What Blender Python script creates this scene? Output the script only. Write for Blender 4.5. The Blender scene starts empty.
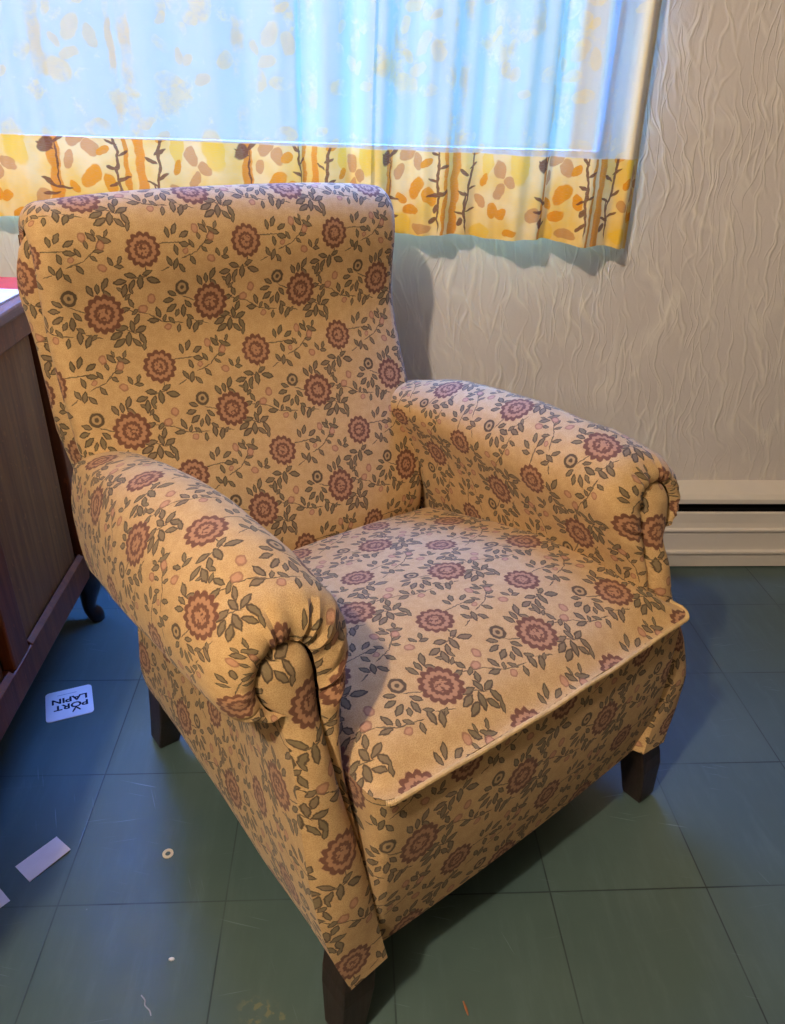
import bpy, math, random
from mathutils import Vector, Matrix, noise

SC = bpy.context.scene
COL = SC.collection
PI = math.pi
random.seed(4)

# ------------------------------------------------------------------ helpers
def link(o, parent=None):
    COL.objects.link(o)
    if parent is not None:
        o.parent = parent
    return o

def empty(name, loc=(0, 0, 0), rz=0.0):
    o = bpy.data.objects.new(name, None)
    o.location = loc
    o.rotation_euler = (0, 0, rz)
    o.empty_display_size = 0.05
    return link(o)

def tag(o, label=None, cat=None, group=None, kind=None):
    if label: o['label'] = label
    if cat: o['category'] = cat
    if group: o['group'] = group
    if kind: o['kind'] = kind
    return o

class MB:
    """collects geometry for one mesh object"""
    def __init__(s):
        s.v = []; s.f = []; s.uv = []
    def grid(s, rows, uvs=None, closed=False, flip=False):
        b = len(s.v); n = len(rows[0]); m = len(rows)
        for r in rows:
            s.v.extend([tuple(p) for p in r])
        for i in range(m - 1):
            for j in range(n if closed else n - 1):
                j2 = (j + 1) % n
                q = [(i, j), (i, j2), (i + 1, j2), (i + 1, j)]
                if flip: q.reverse()
                s.f.append([b + a * n + c for a, c in q])
                if uvs:
                    s.uv.append([uvs[a][c] for a, c in q])
                else:
                    s.uv.append([(0, 0)] * 4)
        return s
    def poly(s, pts, uv=None, flip=False):
        b = len(s.v); s.v.extend([tuple(p) for p in pts])
        idx = list(range(b, b + len(pts)))
        u = list(uv) if uv else [(0, 0)] * len(pts)
        if flip: idx.reverse(); u.reverse()
        s.f.append(idx); s.uv.append(u)
        return s
    def box(s, a, b):
        x0, y0, z0 = a; x1, y1, z1 = b
        P = [(x0,y0,z0),(x1,y0,z0),(x1,y1,z0),(x0,y1,z0),(x0,y0,z1),(x1,y0,z1),(x1,y1,z1),(x0,y1,z1)]
        k = len(s.v); s.v.extend(P)
        for q in ((0,3,2,1),(4,5,6,7),(0,1,5,4),(1,2,6,5),(2,3,7,6),(3,0,4,7)):
            s.f.append([k + i for i in q])
            s.uv.append([(P[i][1] + P[i][0], P[i][2]) for i in q])
        return s
    def tube(s, path, r, n=8, cap=True):
        path = [Vector(p) for p in path]
        rows = []; uvs = []; L = 0
        up = Vector((0, 0, 1))
        for i, p in enumerate(path):
            d = (path[min(i + 1, len(path) - 1)] - path[max(i - 1, 0)]).normalized()
            if abs(d.dot(up)) > 0.95: up = Vector((1, 0, 0))
            a = d.cross(up).normalized(); b = a.cross(d)
            rr = r[i] if isinstance(r, (list, tuple)) else r
            rows.append([p + a * math.cos(t) * rr + b * math.sin(t) * rr for t in [2 * PI * k / n for k in range(n)]])
            if i: L += (p - path[i - 1]).length
            uvs.append([(k * 0.004, L) for k in range(n)])
        s.grid(rows, uvs, closed=True)
        if cap:
            s.poly(rows[0]); s.poly(rows[-1], flip=True)
        return s
    def build(s, name, mat, parent=None, smooth=True, bevel=0.0, angle=0.7):
        me = bpy.data.meshes.new(name)
        me.from_pydata(s.v, [], s.f)
        uvl = me.uv_layers.new(name='UVMap')
        k = 0
        flat = []
        for u in s.uv:
            for c in u: flat.extend((c[0], c[1]))
        uvl.data.foreach_set('uv', flat)
        import bmesh
        bm = bmesh.new(); bm.from_mesh(me)
        bmesh.ops.remove_doubles(bm, verts=bm.verts, dist=1e-5)
        bmesh.ops.recalc_face_normals(bm, faces=bm.faces)
        bm.to_mesh(me); bm.free()
        me.materials.append(mat)
        if smooth:
            for p in me.polygons: p.use_smooth = True
            try: me.set_sharp_from_angle(angle=angle)
            except Exception: pass
        o = bpy.data.objects.new(name, me)
        link(o, parent)
        if bevel:
            m = o.modifiers.new('bevel', 'BEVEL'); m.width = bevel; m.segments = 2; m.limit_method = 'ANGLE'
        return o

def cr(pts, n):
    """Catmull-Rom resample with n points, uniform in parameter"""
    pts = [tuple(p) for p in pts]; m = len(pts) - 1; out = []
    dim = len(pts[0])
    for k in range(n):
        t = k / (n - 1) * m; i = min(int(t), m - 1); f = t - i
        p1, p2 = pts[i], pts[i + 1]
        p0 = pts[i - 1] if i > 0 else tuple(2 * p1[d] - p2[d] for d in range(dim))
        p3 = pts[i + 2] if i + 2 <= m else tuple(2 * p2[d] - p1[d] for d in range(dim))
        out.append(tuple(0.5 * (2 * p1[d] + (p2[d] - p0[d]) * f + (2 * p0[d] - 5 * p1[d] + 4 * p2[d] - p3[d]) * f * f
                   + (3 * p1[d] - p0[d] - 3 * p2[d] + p3[d]) * f ** 3) for d in range(dim)))
    return out

def lerp_tab(tab, x):
    if x <= tab[0][0]: return tab[0][1]
    for (a, b), (c, d) in zip(tab, tab[1:]):
        if x <= c: return b + (d - b) * (x - a) / (c - a)
    return tab[-1][1]

def sm(a, b, x):
    t = max(0.0, min(1.0, (x - a) / (b - a))); return t * t * (3 - 2 * t)

def arclen(pts):
    L = [0.0]
    for a, b in zip(pts, pts[1:]):
        L.append(L[-1] + math.dist(a, b))
    return L

def nz(x, y, z, s=1.0):
    return noise.noise(Vector((x * s, y * s, z * s)))

# ------------------------------------------------------------------ node helpers
class NT:
    def __init__(s, name):
        s.m = bpy.data.materials.new(name); s.m.use_nodes = True
        s.t = s.m.node_tree; s.t.nodes.clear()
        s.out = s.n('ShaderNodeOutputMaterial')
    def n(s, ty, **kw):
        o = s.t.nodes.new(ty)
        for k, v in kw.items(): setattr(o, k, v)
        return o
    def l(s, a, b): s.t.links.new(a, b)
    def put(s, sock, v):
        if hasattr(v, 'links') or hasattr(v, 'is_linked'): s.l(v, sock)
        else: sock.default_value = v
    def math(s, op, a, b=None, c=None, clamp=False):
        o = s.n('ShaderNodeMath', operation=op, use_clamp=clamp)
        s.put(o.inputs[0], a)
        if b is not None: s.put(o.inputs[1], b)
        if c is not None: s.put(o.inputs[2], c)
        return o.outputs[0]
    def vmath(s, op, a, b=None):
        o = s.n('ShaderNodeVectorMath', operation=op)
        s.put(o.inputs[0], a)
        if b is not None: s.put(o.inputs[1], b)
        return o.outputs['Value'] if op in ('LENGTH', 'DISTANCE', 'DOT_PRODUCT') else o.outputs[0]
    def step(s, v, e0, e1, o0=0.0, o1=1.0):
        o = s.n('ShaderNodeMapRange', interpolation_type='SMOOTHSTEP')
        s.put(o.inputs[0], v)
        for i, x in enumerate((e0, e1, o0, o1)): o.inputs[i + 1].default_value = x
        return o.outputs[0]
    def mix(s, f, a, b, blend='MIX'):
        o = s.n('ShaderNodeMix', data_type='RGBA', blend_type=blend)
        s.put(o.inputs[0], f)
        for k, v in ((6, a), (7, b)):
            if isinstance(v, tuple): v = (*v[:3], 1.0)
            s.put(o.inputs[k], v)
        return o.outputs[2]
    def noise(s, vec, scale, detail=2.0, rough=0.5, dist=0.0, col=False):
        o = s.n('ShaderNodeTexNoise'); s.l(vec, o.inputs['Vector'])
        o.inputs['Scale'].default_value = scale; o.inputs['Detail'].default_value = detail
        o.inputs['Roughness'].default_value = rough; o.inputs['Distortion'].default_value = dist
        return o.outputs['Color' if col else 'Fac']
    def mapping(s, vec, loc=(0,0,0), rot=(0,0,0), scale=(1,1,1), ty='POINT'):
        o = s.n('ShaderNodeMapping', vector_type=ty); s.l(vec, o.inputs['Vector'])
        if ty != 'NORMAL': o.inputs['Location'].default_value = loc
        o.inputs['Rotation'].default_value = rot; o.inputs['Scale'].default_value = scale
        return o.outputs[0]
    def coord(s, which='Object'):
        return s.n('ShaderNodeTexCoord').outputs[which]
    def xyz(s, v):
        o = s.n('ShaderNodeSeparateXYZ'); s.l(v, o.inputs[0]); return o.outputs
    def comb(s, x, y, z=0.0):
        o = s.n('ShaderNodeCombineXYZ')
        for i, v in enumerate((x, y, z)): s.put(o.inputs[i], v)
        return o.outputs[0]
    def ell_map(s, vec, x, y, a, b, deg):
        return s.vmath('LENGTH', s.mapping(vec, (x, y, 0), (0, 0, math.radians(deg)), (a, b, 1), 'TEXTURE'))
    def ell2(s, vec, x, y, a, b, deg):
        """squared normalised distance to an ellipse; vec carries z = 1 (homogeneous)"""
        c, q = math.cos(math.radians(deg)), math.sin(math.radians(deg))
        u = s.vmath('DOT_PRODUCT', vec, (c / a, q / a, -(x * c + y * q) / a))
        v = s.vmath('DOT_PRODUCT', vec, (-q / b, c / b, -(-x * q + y * c) / b))
        return s.math('MULTIPLY_ADD', u, u, s.math('MULTIPLY', v, v))
    def ell(s, vec, *e): return s.math('SQRT', s.ell2(vec, *e))
    def lens(s, vec, x, y, a, b, deg):
        """pointed leaf: |v| + u*u"""
        c, q = math.cos(math.radians(deg)), math.sin(math.radians(deg))
        u = s.vmath('DOT_PRODUCT', vec, (c / a, q / a, -(x * c + y * q) / a))
        v = s.vmath('DOT_PRODUCT', vec, (-q / b, c / b, -(-x * q + y * c) / b))
        return s.math('MULTIPLY_ADD', u, u, s.math('ABSOLUTE', v))
    def lenses(s, vec, lst):
        d = None
        for e in lst:
            v = s.lens(vec, *e)
            d = v if d is None else s.math('MINIMUM', d, v)
        return d
    def ells(s, vec, lst):
        d = None
        for e in lst:
            v = s.ell2(vec, *e)
            d = v if d is None else s.math('MINIMUM', d, v)
        return s.math('SQRT', d)
    def bump(s, h, strength, dist, normal=None):
        o = s.n('ShaderNodeBump'); s.l(h, o.inputs['Height'])
        o.inputs['Strength'].default_value = strength; o.inputs['Distance'].default_value = dist
        if normal is not None: s.l(normal, o.inputs['Normal'])
        return o.outputs[0]
    def bsdf(s, color, rough=0.6, spec=0.5, normal=None, metallic=0.0, sheen=0.0, coat=0.0):
        o = s.n('ShaderNodeBsdfPrincipled')
        if isinstance(color, tuple): color = (*color[:3], 1.0)
        s.put(o.inputs['Base Color'], color); s.put(o.inputs['Roughness'], rough)
        s.put(o.inputs['Specular IOR Level'], spec); o.inputs['Metallic'].default_value = metallic
        o.inputs['Sheen Weight'].default_value = sheen; o.inputs['Coat Weight'].default_value = coat
        if normal is not None: s.l(normal, o.inputs['Normal'])
        return o.outputs[0]
    def done(s, sh):
        s.l(sh, s.out.inputs['Surface']); return s.m

def srgb(r, g, b):
    f = lambda c: (c / 255 / 12.92) if c / 255 <= 0.04045 else ((c / 255 + 0.055) / 1.055) ** 2.4
    return (f(r), f(g), f(b))

# ------------------------------------------------------------------ materials
KX, KY = 0.00047, 0.00042

def leafset(lst, a=0.0120, b=0.0056, cx=0.0, cy=0.0):
    """(dx, dy, angle[, size]) in sketch units -> ellipses"""
    out = []
    for e in lst:
        k = e[3] if len(e) > 3 else 1.0
        out.append(((e[0] - cx) * KX, (e[1] - cy) * KY, a * k, b * k, e[2]))
    return out

def stems(lst, cx=0.0, cy=0.0, w=0.0012):
    out = []
    for (x0, y0, x1, y1) in lst:
        x0, y0, x1, y1 = (x0 - cx) * KX, (y0 - cy) * KY, (x1 - cx) * KX, (y1 - cy) * KY
        out.append(((x0 + x1) / 2, (y0 + y1) / 2, math.hypot(x1 - x0, y1 - y0) / 2 * 1.1, w, math.degrees(math.atan2(y1 - y0, x1 - x0))))
    return out

def fabric(name):
    N = NT(name)
    uv = N.coord('UV')
    # small woven irregularity of the outline
    wob = N.noise(uv, 170.0, 1.0, col=True)
    off = N.vmath('SCALE', N.vmath('SUBTRACT', wob, (0.5, 0.5, 0.5)))
    off.node.inputs['Scale'].default_value = 0.0042
    p0 = N.vmath('ADD', uv, off)
    W2, H2 = 0.2060, 0.2150
    def fold(cx, cy):
        c = N.vmath('ADD', p0, (W2 / 2 - cx, H2 / 2 - cy, 0))
        o = N.n('ShaderNodeVectorMath', operation='WRAP'); N.l(c, o.inputs[0])
        o.inputs[1].default_value = (W2, H2, 1.0); o.inputs[2].default_value = (0, 0, -1.0)
        r = N.vmath('SUBTRACT', o.outputs[0], (W2 / 2, H2 / 2, 0))
        return N.vmath('ADD', N.vmath('MULTIPLY', r, (1, 1, 0)), (0, 0, 1))
    A = (0.0, 0.0); B = (-0.0830, -0.1075)
    fA = fold(*A)
    leA = leafset([(-68,118,130),(-42,100,75,.8),(105,62,95,.9),(135,74,60),(172,48,25),(168,8,-15),(130,-12,-80,.9),
                   (98,-58,115,.9),(122,-72,70),(148,-92,-55,.9),(-130,-38,110,.8),(-100,-62,170,.8),(-96,-36,60,.8),
                   (-104,-128,5,1.1),(-90,-166,75,1.15),(-150,62,150,.7),(-128,78,60,.7),(-172,86,100,.6),(-60,-146,60),(-26,-136,85,1.2),(26,-132,-20,1.2),(-62,-104,-15,1.0),(4,-98,20,.9)])
    dA = N.math('MINIMUM', N.lenses(fA, leA), N.ells(fA, stems([(60,20,150,18),(60,-95,95,-80),(-60,-118,0,-112),(0,-70,0,-115)])))
    lenA = N.ell(fA, 0, 0, 1, 1, 0)
    fB = fold(*B)
    leB = leafset([(-42,102,115),(16,126,62,1.1),(-14,108,90,.9),(18,84,-45,.9),(-182,28,5),(-164,58,-30,.9),(-172,-8,30,1.1),
                   (-122,-26,85,1.1),(-150,-32,60,.8),(-100,2,-50,.9),(96,62,40,.7),(112,88,110,.7),(70,96,150,.6),(-104,-84,85,1.1),(-76,-104,60,1.1),(-96,-58,140,.8),(-52,-92,40,.7),
                   (58,-68,0,1.1),(34,-96,20,1.2),(40,-128,25,1.2),(78,-118,75,1.2),(100,-66,95),(122,-38,65),(132,-84,20,1.1),(134,-124,110,1.1)])
    dB = N.math('MINIMUM', N.lenses(fB, leB), N.ells(fB, stems([(-60,10,-120,40),(-20,-100,-80,-76),(40,-50,110,-100)])))
    lenB = N.ell(fB, 0, 0, 1, 1, 0)
    # little outline flower beside rose B
    fl = N.ell(fB, -120 * KX, 78 * KY, 0.0135, 0.0135, 0)
    # vines
    vA = fold(A[0] + 230 * KX, A[1] + 0.0)
    dVA = N.math('MINIMUM', N.lenses(vA, leafset([(255,68,-50),(302,50,-20),(198,8,120,.8),(272,8,0,.8),(196,-62,-60,.9),(232,38,100,.7),(250,-20,-40,.7)], cx=230, cy=0)),
                 N.ells(vA, stems([(150,-50,215,-28),(215,-28,260,15),(260,15,285,60)], cx=230)))
    bVA = N.ells(vA, leafset([(283,30,60),(222,70,90),(276,-62,-30),(170,-20,30,.7)], 0.0090, 0.0072, cx=230))
    vB = fold(B[0] - 260 * KX, B[1] - 20 * KY)
    dVB = N.math('MINIMUM', N.lenses(vB, leafset([(-362,8,10),(-332,34,110,.9),(-228,-20,105),(-252,-52,-10),(-176,-62,130,.8),(-150,-102,75,.8),(-320,-6,40,.8),(-205,-48,60,.7)], cx=-260, cy=-20)),
                 N.ells(vB, stems([(-345,5,-270,-20),(-270,-20,-215,-62),(-215,-62,-130,-78)], cx=-260, cy=-20)))
    bVB = N.ells(vB, leafset([(-250,44,80),(-288,4,10),(-195,-88,20,.8)], 0.0094, 0.0078, cx=-260, cy=-20))
    d = N.math('MINIMUM', N.math('MINIMUM', dA, dB), N.math('MINIMUM', dVA, dVB))
    bud = N.math('MINIMUM', bVA, bVB)
    # roses
    def rose(f, ln, R, k, ph):
        s = N.xyz(f)
        ang = N.math('ARCTAN2', s[1], s[0])
        pet = N.math('ABSOLUTE', N.math('SINE', N.math('MULTIPLY_ADD', ang, k / 2.0, ph)))
        return N.math('DIVIDE', ln, N.math('MULTIPLY_ADD', pet, R * 0.16, R * 0.90))
    rA = rose(fA, lenA, 0.0300, 13, 0.4)
    rB = rose(fB, lenB, 0.0335, 14, 1.1)
    r = N.math('MINIMUM', rA, rB)
    # colours
    weave = N.noise(uv, 620.0, 1.0)
    speck = N.noise(uv, 60.0, 3.0, 0.65)
    bg = N.mix(N.step(speck, 0.3, 0.7), srgb(192, 156, 105), srgb(205, 170, 118))
    bg = N.mix(N.step(weave, 0.40, 0.70, 0, 0.55), bg, srgb(164, 122, 78))
    dark, inner = srgb(60, 48, 36), srgb(108, 95, 68)
    lv = N.step(N.noise(uv, 9.0, 2.0), 0.35, 0.7)
    inner_c = N.mix(lv, inner, srgb(120, 100, 76))
    leafc = N.mix(N.step(d, 0.45, 0.72), inner_c, dark)
    c = N.mix(N.step(d, 0.86, 1.10, 0.92, 0.0), bg, leafc)
    budc = N.mix(N.step(bud, 0.5, 0.85), srgb(182, 130, 100), srgb(138, 92, 70))
    c = N.mix(N.step(bud, 0.88, 1.1, 0.8, 0.0), c, budc)
    flc = N.mix(N.step(N.math('ABSOLUTE', N.math('SUBTRACT', fl, 0.82)), 0.12, 0.26), dark, srgb(168, 138, 96))
    flc = N.mix(N.step(fl, 0.2, 0.38, 1.0, 0.0), flc, dark)
    c = N.mix(N.step(fl, 0.98, 1.14, 0.9, 0.0), c, flc)
    maroon = srgb(102, 62, 46); pink = srgb(170, 124, 90)
    ring = N.step(N.math('ABSOLUTE', N.math('SUBTRACT', r, 0.89)), 0.085, 0.16, 1.0, 0.0)
    ring2 = N.step(N.math('ABSOLUTE', N.math('SUBTRACT', r, 0.45)), 0.06, 0.13, 1.0, 0.0)
    core = N.math('MULTIPLY', N.step(N.noise(uv, 160.0, 1.0), 0.5, 0.6), N.step(r, 0.34, 0.46, 1.0, 0.0))
    rc = N.mix(N.math('MAXIMUM', N.math('MAXIMUM', ring, ring2), core), pink, maroon)
    c = N.mix(N.step(r, 0.99, 1.06, 0.95, 0.0), c, rc)
    # weave bump
    h = N.math('ADD', N.math('MULTIPLY', weave, 0.6), N.math('MULTIPLY', N.noise(uv, 260.0, 2.0), 0.5))
    nb = N.bump(h, 0.6, 0.0018)
    sh = N.bsdf(c, 0.85, 0.2, nb, sheen=0.12)
    return N.done(sh)

M = {}
M['fabric'] = fabric('floral_fabric')

def plain(name, col, rough=0.6, spec=0.5, bump=0.0, bscale=200.0, var=0.0, vscale=8.0, metallic=0.0, coat=0.0):
    N = NT(name); co = N.coord('Object')
    c = (*col, 1.0)
    if var:
        f = N.noise(co, vscale, 4.0, 0.6)
        c = N.mix(N.step(f, 0.3, 0.7), tuple(x * (1 - var) for x in col), tuple(min(1, x * (1 + var)) for x in col))
    nb = N.bump(N.noise(co, bscale, 2.0), bump, 0.002) if bump else None
    return N.done(N.bsdf(c, rough, spec, nb, metallic, coat=coat))

def wood(name, c0, c1, rough=0.35, axis='Z', scale=1.0, coat=0.25):
    N = NT(name); co = N.coord('Object')
    sc = {'Z': (26, 26, 1.6), 'Y': (26, 1.6, 26), 'X': (1.6, 26, 26)}[axis]
    m = N.mapping(co, scale=tuple(x * scale for x in sc))
    g = N.noise(m, 1.6, 6.0, 0.65, 0.6)
    fine = N.noise(N.mapping(co, scale=tuple(x * 7 for x in sc)), 1.0, 2.0)
    fleck = N.step(N.noise(N.mapping(co, scale=(60, 60, 36)), 1.0, 1.5, 0.5, 1.5), 0.66, 0.74, 0, 0.35)
    c = N.mix(N.step(g, 0.3, 0.72), c0, c1)
    c = N.mix(fleck, c, tuple(min(1, x * 1.9) for x in c1))
    nb = N.bump(fine, 0.12, 0.001)
    return N.done(N.bsdf(c, N.math('MULTIPLY_ADD', fine, 0.15, rough - 0.07), 0.5, nb, coat=coat))

M['leg'] = wood('dark_leg_wood', srgb(30, 21, 18), srgb(50, 34, 27), 0.5, coat=0.0)
M['piping'] = plain('natural_piping', srgb(204, 172, 122), 0.9, 0.1, 0.4, 500, 0.12, 60)
M['lining'] = plain('black_lining', srgb(26, 24, 24), 0.95, 0.1)
M['cab'] = wood('stained_oak', srgb(114, 66, 26), srgb(150, 94, 40), 0.5, coat=0.04)
M['cab_red'] = wood('stained_oak_frame', srgb(100, 46, 20), srgb(132, 70, 32), 0.46, coat=0.06)
M['cab_dark'] = wood('stained_oak_groove', srgb(26, 13, 12), srgb(36, 18, 16), 0.35, coat=0.2)
M['cab_top'] = wood('stained_oak_top', srgb(104, 64, 42), srgb(142, 94, 64), 0.55, axis='Y', coat=0.0)
M['heater'] = plain('cream_enamel', srgb(222, 212, 200), 0.4, 0.5, 0.05, 60, 0.03, 6)
M['slot'] = plain('black_void', srgb(10, 9, 9), 0.8, 0.2)
M['paper'] = plain('white_paper', srgb(226, 220, 224), 0.7, 0.3, 0.05, 60, 0.03, 30)
M['ink'] = plain('dark_ink', srgb(38, 34, 52), 0.7, 0.2)
M['ink_gray'] = plain('grey_ink', srgb(150, 150, 172), 0.7, 0.2)
M['red'] = plain('red_print', srgb(214, 40, 36), 0.35, 0.5, 0, 1, 0.05, 20)
M['cream_pr'] = plain('cream_print', srgb(226, 206, 190), 0.4, 0.5, 0, 1, 0.05, 20)
M['blue_pr'] = plain('blue_grey_print', srgb(90, 110, 130), 0.4)
M['ivory'] = plain('ivory_plastic', srgb(214, 200, 160), 0.5)
M['chip'] = plain('white_chip', srgb(224, 220, 214), 0.7)
M['splinter'] = plain('splinter_wood', srgb(150, 92, 56), 0.7)
M['thread'] = plain('pale_thread', srgb(150, 150, 150), 0.9)
M['frame'] = plain('grey_window_paint', srgb(150, 150, 146), 0.5)
M['plaster'] = plain('plain_plaster', srgb(170, 156, 142), 0.9, 0.2, 0.1, 30)
M['ceil'] = plain('white_ceiling', srgb(222, 216, 206), 0.9, 0.2)

# wallpaper: embossed strands
N = NT('embossed_wallpaper'); co = N.coord('Object')
wob = N.vmath('SUBTRACT', N.noise(co, 6.0, 2.0, col=True), (0.5, 0.5, 0.5))
wv = N.vmath('SCALE', wob); wv.node.inputs['Scale'].default_value = 0.10
cd = N.vmath('ADD', co, wv)
hs = None
for (rot, sx, sz, w) in ((0.18, 17, 2.2, 0.040), (0.40, 24, 3.2, 0.034), (0.02, 34, 4.2, 0.036)):
    mp = N.mapping(N.mapping(cd, rot=(0, rot, 0)), scale=(sx, 0.0, sz))
    vo = N.n('ShaderNodeTexVoronoi', feature='DISTANCE_TO_EDGE'); N.l(mp, vo.inputs['Vector']); vo.inputs['Scale'].default_value = 1.0
    brk = N.step(N.noise(N.mapping(co, scale=(1, 1, 1), loc=(sx, 0, 0)), 9.0, 2.0), 0.36, 0.62)
    rd = N.math('MULTIPLY', N.step(vo.outputs['Distance'], 0.0, w * 2.2, 1.0, 0.0), brk)
    hs = rd if hs is None else N.math('ADD', hs, N.math('MULTIPLY', rd, 0.7))
grain = N.noise(co, 150.0, 3.0)
h = N.math('ADD', hs, N.math('MULTIPLY', grain, 0.25))
c = N.mix(N.step(N.noise(co, 3.0, 3.0), 0.3, 0.7), srgb(212, 203, 197), srgb(220, 211, 205))
c = N.mix(N.math('MULTIPLY', hs, 0.70, clamp=True), c, srgb(232, 224, 214))
M['wallpaper'] = N.done(N.bsdf(c, 0.75, 0.25, N.bump(h, 0.45, 0.004)))

# painted floor with tile seams and scratches
N = NT('painted_floor'); co = N.coord('Object'); s = N.xyz(co)
def seam(v, o):
    a = N.math('WRAP', N.math('SUBTRACT', v, o), 0.151, -0.151)
    return N.math('ABSOLUTE', a)
sx_ = seam(s[0], -0.529); sy_ = seam(s[1], 1.176)
seamd = N.math('MINIMUM', sx_, sy_)
brk = N.step(N.noise(co, 5.0, 2.0), 0.38, 0.6, 0.35, 1.0)
line = N.math('MULTIPLY', N.step(seamd, 0.0004, 0.0022, 1.0, 0.0), brk)
big = N.noise(co, 2.2, 4.0, 0.6)
tid = N.n('ShaderNodeTexWhiteNoise', noise_dimensions='2D')
N.l(N.vmath('FLOOR', N.vmath('SCALE', N.vmath('SUBTRACT', co, (-0.529, 1.176, 0)))), tid.inputs['Vector'])
for n_ in N.t.nodes:
    if n_.type == 'VECT_MATH' and n_.operation == 'SCALE': n_.inputs['Scale'].default_value = 1 / 0.302
c = N.mix(N.step(big, 0.3, 0.7), srgb(70, 87, 82), srgb(81, 98, 92))
c = N.mix(N.math('MULTIPLY', tid.outputs['Value'], 0.45), c, srgb(58, 78, 80))
mott = N.noise(N.mapping(co, scale=(30, 5, 1)), 1.0, 4.0, 0.7)
c = N.mix(N.step(mott, 0.45, 0.8, 0.0, 0.35), c, srgb(90, 108, 108))
c = N.mix(N.math('MULTIPLY', line, 0.85), c, srgb(14, 22, 26))
# scratches: thin stretched noise
for (rz, sc_, lo) in ((0.25, (9, 260, 1), 0.735), (1.2, (7, 240, 1), 0.745), (-0.15, (5, 300, 1), 0.75)):
    nn = N.noise(N.mapping(N.mapping(co, rot=(0, 0, rz)), scale=sc_), 1.0, 1.0, 0.4)
    pt = N.step(N.noise(N.mapping(co, loc=(rz * 9, 3, 0)), 4.0, 2.0), 0.50, 0.66)
    c = N.mix(N.math('MULTIPLY', N.step(nn, lo - 0.03, lo + 0.03, 0, 0.55), pt), c, srgb(128, 144, 150))
specks = N.n('ShaderNodeTexVoronoi'); N.l(co, specks.inputs['Vector']); specks.inputs['Scale'].default_value = 9.0
sc2 = N.xyz(specks.outputs['Color'])
sp = N.math('MULTIPLY', N.step(specks.outputs['Distance'], 0.012, 0.03, 1.0, 0.0), N.math('GREATER_THAN', sc2[0], 0.72))
c = N.mix(N.math('MULTIPLY', sp, 0.6), c, srgb(150, 156, 150))
# worn yellowish stain next to the near leg
st = N.ell_map(co, -0.135, 0.672, 0.055, 0.028, -25)
stm = N.math('MULTIPLY', N.step(st, 0.5, 1.1, 1.0, 0.0), N.step(N.noise(co, 70.0, 3.0), 0.5, 0.62))
c = N.mix(N.math('MULTIPLY', stm, 0.6), c, srgb(128, 120, 84))
bh = N.math('ADD', N.math('MULTIPLY', line, -1.0), N.math('MULTIPLY', N.noise(co, 24.0, 3.0), 0.55))
rg = N.math('MULTIPLY_ADD', N.noise(co, 14.0, 3.0), 0.22, 0.24)
M['floor'] = N.done(N.bsdf(c, rg, 0.5, N.bump(bh, 0.16, 0.002)))

# curtain: thin printed cotton, UV = (metres along cloth, height)
N = NT('printed_curtain_cotton'); uv = N.coord('UV')
wb = N.vmath('SUBTRACT', N.noise(uv, 26.0, 2.0, col=True), (0.5, 0.5, 0.5))
wv = N.vmath('SCALE', wb); wv.node.inputs['Scale'].default_value = 0.022
p = N.vmath('ADD', uv, wv)
def cfold(cx, cy, w, h_):
    cc = N.vmath('ADD', p, (w / 2 - cx, h_ / 2 - cy, 0))
    o = N.n('ShaderNodeVectorMath', operation='WRAP'); N.l(cc, o.inputs[0])
    o.inputs[1].default_value = (w, h_, 1); o.inputs[2].default_value = (0, 0, -1)
    return N.vmath('ADD', N.vmath('MULTIPLY', N.vmath('SUBTRACT', o.outputs[0], (w / 2, h_ / 2, 0)), (1, 1, 0)), (0, 0, 1))
CW, CH = 0.43, 0.30
CURT_E = 2.307
f0 = cfold(0.0, 1.12, CW, CH)
su = N.xyz(f0)
# broad orange stems and thin thorny stems
def vstem(cx, w):
    return N.math('DIVIDE', N.math('ABSOLUTE', N.math('SUBTRACT', su[0], cx)), w)
stem_o = N.math('MINIMUM', vstem(0.020, 0.013), N.math('MINIMUM', vstem(-0.165, 0.012), vstem(-0.012, 0.006)))
thA = N.ells(f0, [(-0.165 + a * 0.014, y, 0.019, 0.0042, ang) for a, y, ang in ((1,.075,35),(-1,.06,150),(1,-.03,-10),(-1,-.045,190),(-1,-.02,150),(1,-.075,20))]
      + [(-0.178, 0.062, 0.020, 0.015, 60), (-0.168, -0.07, 0.017, 0.012, 10), (-0.160, 0.02, 0.0022, 0.05, 0)])
thB = N.ells(f0, [(0.062, 0.03, 0.0036, 0.09, -8), (0.052, -0.06, 0.0036, 0.05, 8), (-0.03, 0.0, 0.0032, 0.10, 3)]
      + [(-0.03 + a * 0.011, y, 0.013, 0.0036, ang) for a, y, ang in ((-1,.07,150),(1,.045,30),(-1,.015,160),(1,-.01,25),(-1,-.02,200))]
      + [(0.055 + a * 0.012, y, 0.015, 0.0035, ang) for a, y, ang in ((1,.05,30),(-1,.035,150),(1,.0,25),(-1,-.015,160),(1,-.05,20),(-1,-.06,165))]
      + [(-0.034, -0.045, 0.012, 0.006, 70), (-0.036, -0.075, 0.012, 0.006, 40), (0.04, -0.08, 0.012, 0.007, 60)])
lvO = N.ells(f0, [(-0.09, -0.005, 0.032, 0.020, 50), (-0.050, -0.020, 0.024, 0.016, 110), (-0.10, -0.055, 0.026, 0.013, 10),
                  (0.128, -0.05, 0.020, 0.012, 100), (-0.128, -0.03, 0.018, 0.010, 120), (0.10, 0.02, 0.018, 0.010, 60), (-0.06, 0.05, 0.017, 0.010, 30), (0.18, -0.095, 0.022, 0.012, 10), (0.150, -0.058, 0.018, 0.013, 40), (0.075, 0.085, 0.02, 0.011, 30)])
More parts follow.
